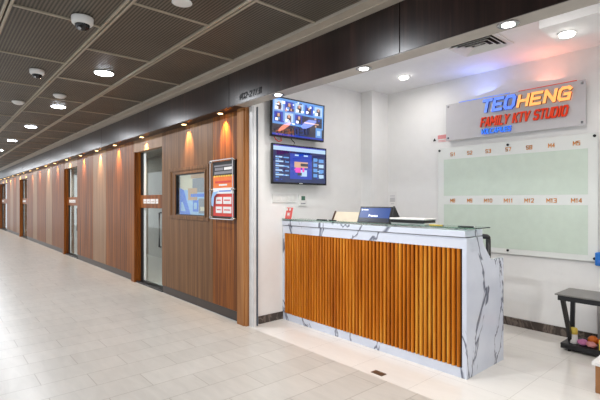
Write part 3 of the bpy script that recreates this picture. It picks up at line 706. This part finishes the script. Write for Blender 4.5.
BY = YB-.032
o = empty('room_board', (-2.24, YB, .86), 'large glass room board with two pale green panels and orange room numbers', 'glass board')
gs = MB().box(-3.172, -1.316, BY, BY+.008, .862, 2.218, .002, 1).build('glass_sheet', 'boardglass', o)
MB().box(-3.082, -1.406, BY-.0015, BY, 1.57, 2.06).build('green_panel', 'boardgreen', gs)
MB().box(-3.082, -1.406, BY-.0015, BY, .925, 1.455).build('green_panel', 'boardgreen', gs)
top = ['S1','S2','S3','S7','S8','M4','M5']; bot = ['M8','M9','M10','M11','M12','M13','M14']
xs = [-2.953, -2.716, -2.475, -2.23, -1.993, -1.756, -1.511]
for row, z in ((top, 2.095), (bot, 1.477)):
    for s_, x in zip(row, xs):
        w = .07 if len(s_) == 2 else .105
        b = MB(); block_text(b, s_, x-w/2, z+.004, w, .05, faceY(BY-.0005), .002, .17, 0, .55); b.build('room_number', 'orange_ink', gs)
for x, z in ((-3.145,2.185),(-1.345,2.185),(-3.145,.895),(-1.345,.895),(-2.235,2.178),(-2.235,.905)):
    MB().cyl((x,BY-.012,z),(x,YB,z),.014,n=16).build('standoff', 'blackink', o)
o = empty('wall_dispenser', (-1.25, YB, .83), 'bright blue object fixed at the lower right corner of the glass board', 'dispenser')
MB().box(-1.335, -1.18, YB-.07, YB, .825, .965, .012, 3).build('body', 'blue', o)
MB().box(-1.31, -1.2, YB-.078, YB-.069, .85, .885, .004, 1).build('slot', 'blueprint', o)

# ------------------------------------------------------------------ office chair behind the counter
o = empty('office_chair', (-2.3, 4.35, 0), 'black office chair with open frame back, its corner showing behind the counter', 'chair')
cx, cy = -2.3, 4.35
def rr(x0, x1, z0, z1, y, r, n=5):
    P = []
    for (a, c, st) in ((x1-r, z1-r, 0), (x0+r, z1-r, 1), (x0+r, z0+r, 2), (x1-r, z0+r, 3)):
        for k in range(n+1):
            t = PI/2*(st+k/n); P.append((a+r*math.cos(t), y, c+r*math.sin(t)))
    return P+[P[0]]
MB().tube(rr(cx-.22, cx+.22, .66, 1.125, cy+.08, .02), .026).build('back_frame', 'black', o)
MB().box(cx-.2, cx+.2, cy+.075, cy+.085, .68, .93).build('back_mesh', 'meshback', o)
MB().box(cx-.23, cx+.23, cy-.4, cy+.04, .44, .51, .03, 3).build('seat', 'black', o)
MB().tube([(cx,cy+.1,.7),(cx,cy+.11,.55),(cx,cy+.05,.43),(cx,cy-.15,.42)], .022).build('back_support', 'black', o)
MB().cyl((cx,cy-.18,.1),(cx,cy-.18,.44),.025,n=16).build('gas_column', 'steel', o)
for k in range(5):
    a = 2*PI*k/5; ex, ey = cx+.27*math.cos(a), cy-.18+.27*math.sin(a)
    lg = MB().tube([(cx,cy-.18,.13),(ex,ey,.085)], .02).build('base_leg', 'black', o)
    MB().cyl((ex-.02*math.sin(a),ey+.02*math.cos(a),.03),(ex+.02*math.sin(a),ey-.02*math.cos(a),.03),.03,n=16).build('caster', 'black', lg)

# ------------------------------------------------------------------ side table and what stands on it
o = empty('side_table', (-1.1, 4.85, 0), 'black side table with grey top and slanted legs by the back wall', 'table')
tx0, tx1 = -1.50, -.72
MB().box(tx0, tx1, 4.575, 5.0, .59, .603, .003, 1).build('tabletop', 'greytop', o)
MB().ring(tx0+.025, tx1-.025, .535, .59, .0, 4.60, 4.62) if False else None
MB().box(tx0+.02, tx1-.02, 4.60, 4.62, .54, .59).box(tx0+.02, tx1-.02, 4.955, 4.975, .54, .59).box(tx0+.02, tx0+.04, 4.62, 4.955, .54, .59).box(tx1-.04, tx1-.02, 4.62, 4.955, .54, .59).build('apron', 'satin_black', o)
MB().box(tx0-.02, tx1+.02, 4.80, 5.12, .022, .075, .004, 1).build('base_shelf', 'satin_black', o)
for x in (tx0+.05, tx1-.05):
    for yt in (4.64, 4.94):
        MB().prism([(x-.015,yt-.02,.54),(x+.02,yt-.02,.54),(x+.02,yt+.02,.54),(x-.015,yt+.02,.54)], (.0, (4.90-yt)*.93, -.465)).build('leg', 'satin_black', o)
    for y in (4.83, 5.09): MB().cyl((x,y,0),(x,y,.023),.015,n=12).build('foot', 'satin_black', o)
ZT = .075
o = empty('spray_can', (-1.42, 4.87, ZT), 'white and yellow can on the lower shelf of the side table', 'can')
MB().lathe((-1.42,4.87,ZT), [(.03,0),(.033,.004),(.033,.095),(.032,.098)]).build('body', 'paper', o)
MB().lathe((-1.42,4.87,ZT), [(.0332,.096),(.0332,.14),(.029,.15),(.026,.156),(.01,.158)]).build('cap', 'yellow', o)
for x, y, s_, key, l in ((-1.34,4.87,.038,'purple','small pink foil packet on the side table shelf beside the can'),(-1.265,4.85,.038,'pink','pale pink packet on the side table shelf in front of the oranges')):
    q = MB().blob((x,y,ZT+s_*.8), s_, (1.15,.8,.8), .18); tag(q.build('snack_packet', key, origin=(x,y,ZT)), l, 'packet', 'packets on the side table shelf')
for x, y, z, l in ((-1.28,4.96,ZT+.046,'left orange on the side table shelf behind the pink packets'),(-1.19,4.94,ZT+.046,'right orange on the side table shelf at the picture edge')):
    q = empty('orange_fruit', (x,y,z-.046), l, 'fruit', 'oranges on the side table shelf')
    MB().blob((x,y,z), .046, (1,1,.96), 0, 3).build('peel', 'fruit', q); MB().cyl((x,y,z+.042),(x,y,z+.05),.005,n=8).build('stalk', 'bronze', q)
q = MB().blob((-1.32,4.97,ZT+.028), .035, (1.3,1,.8), .2); tag(q.build('dark_packet', 'black', origin=(-1.32,4.97,ZT)), 'dark crumpled packet behind the pink packet on the side table shelf', 'packet')
q = MB().box(-1.195,-1.11,4.81,4.85,ZT,ZT+.10,.004,1); tag(q.build('snack_box', 'yellow', origin=(-1.15,4.83,ZT)), 'yellow box on the side table shelf at the right picture edge', 'box')
b = MB()
N = 14; rows = 6; grid = []
for j in range(rows+1):
    z = .0+(.5)*j/rows
    grid.append([b.b.verts.new((-1.30+.5*i/N, 5.165+.025*math.sin(i*1.7+j*.3)+.015*math.sin(i*.8+j), z)) for i in range(N+1)])
for j in range(rows):
    for i in range(N): f_ = b.b.faces.new((grid[j][i], grid[j][i+1], grid[j+1][i+1], grid[j+1][i])); f_.smooth = True
bmesh.ops.solidify(b.b, geom=b.b.faces[:], thickness=.004)
tag(b.build('white_sheet', 'cloth', origin=(-1.05,5.165,0)), 'white crumpled sheet standing on the floor behind the side table', 'sheet')
# floor socket and carton
o = empty('floor_plate', (-2.35, 2.945, 0), 'small bronze plate set in the white floor in front of the counter', 'floor plate')
MB().box(-2.41, -2.29, 2.915, 2.985, 0, .004, .001, 1).build('plate', 'bronze', o)
MB().box(-2.375, -2.325, 2.935, 2.965, .004, .006).build('lid', 'bronze', o)
o = empty('carton', (-.86, 4.0, 0), 'brown cardboard carton with pale top at the lower right picture edge', 'box')
MB().box(-1.0, -.7, 3.93, 4.25, 0, .215, .004, 1).build('body', 'card', o)
MB().box(-1.02, -.68, 3.91, 4.27, .215, .245, .006, 2).build('lid', 'paper', o)
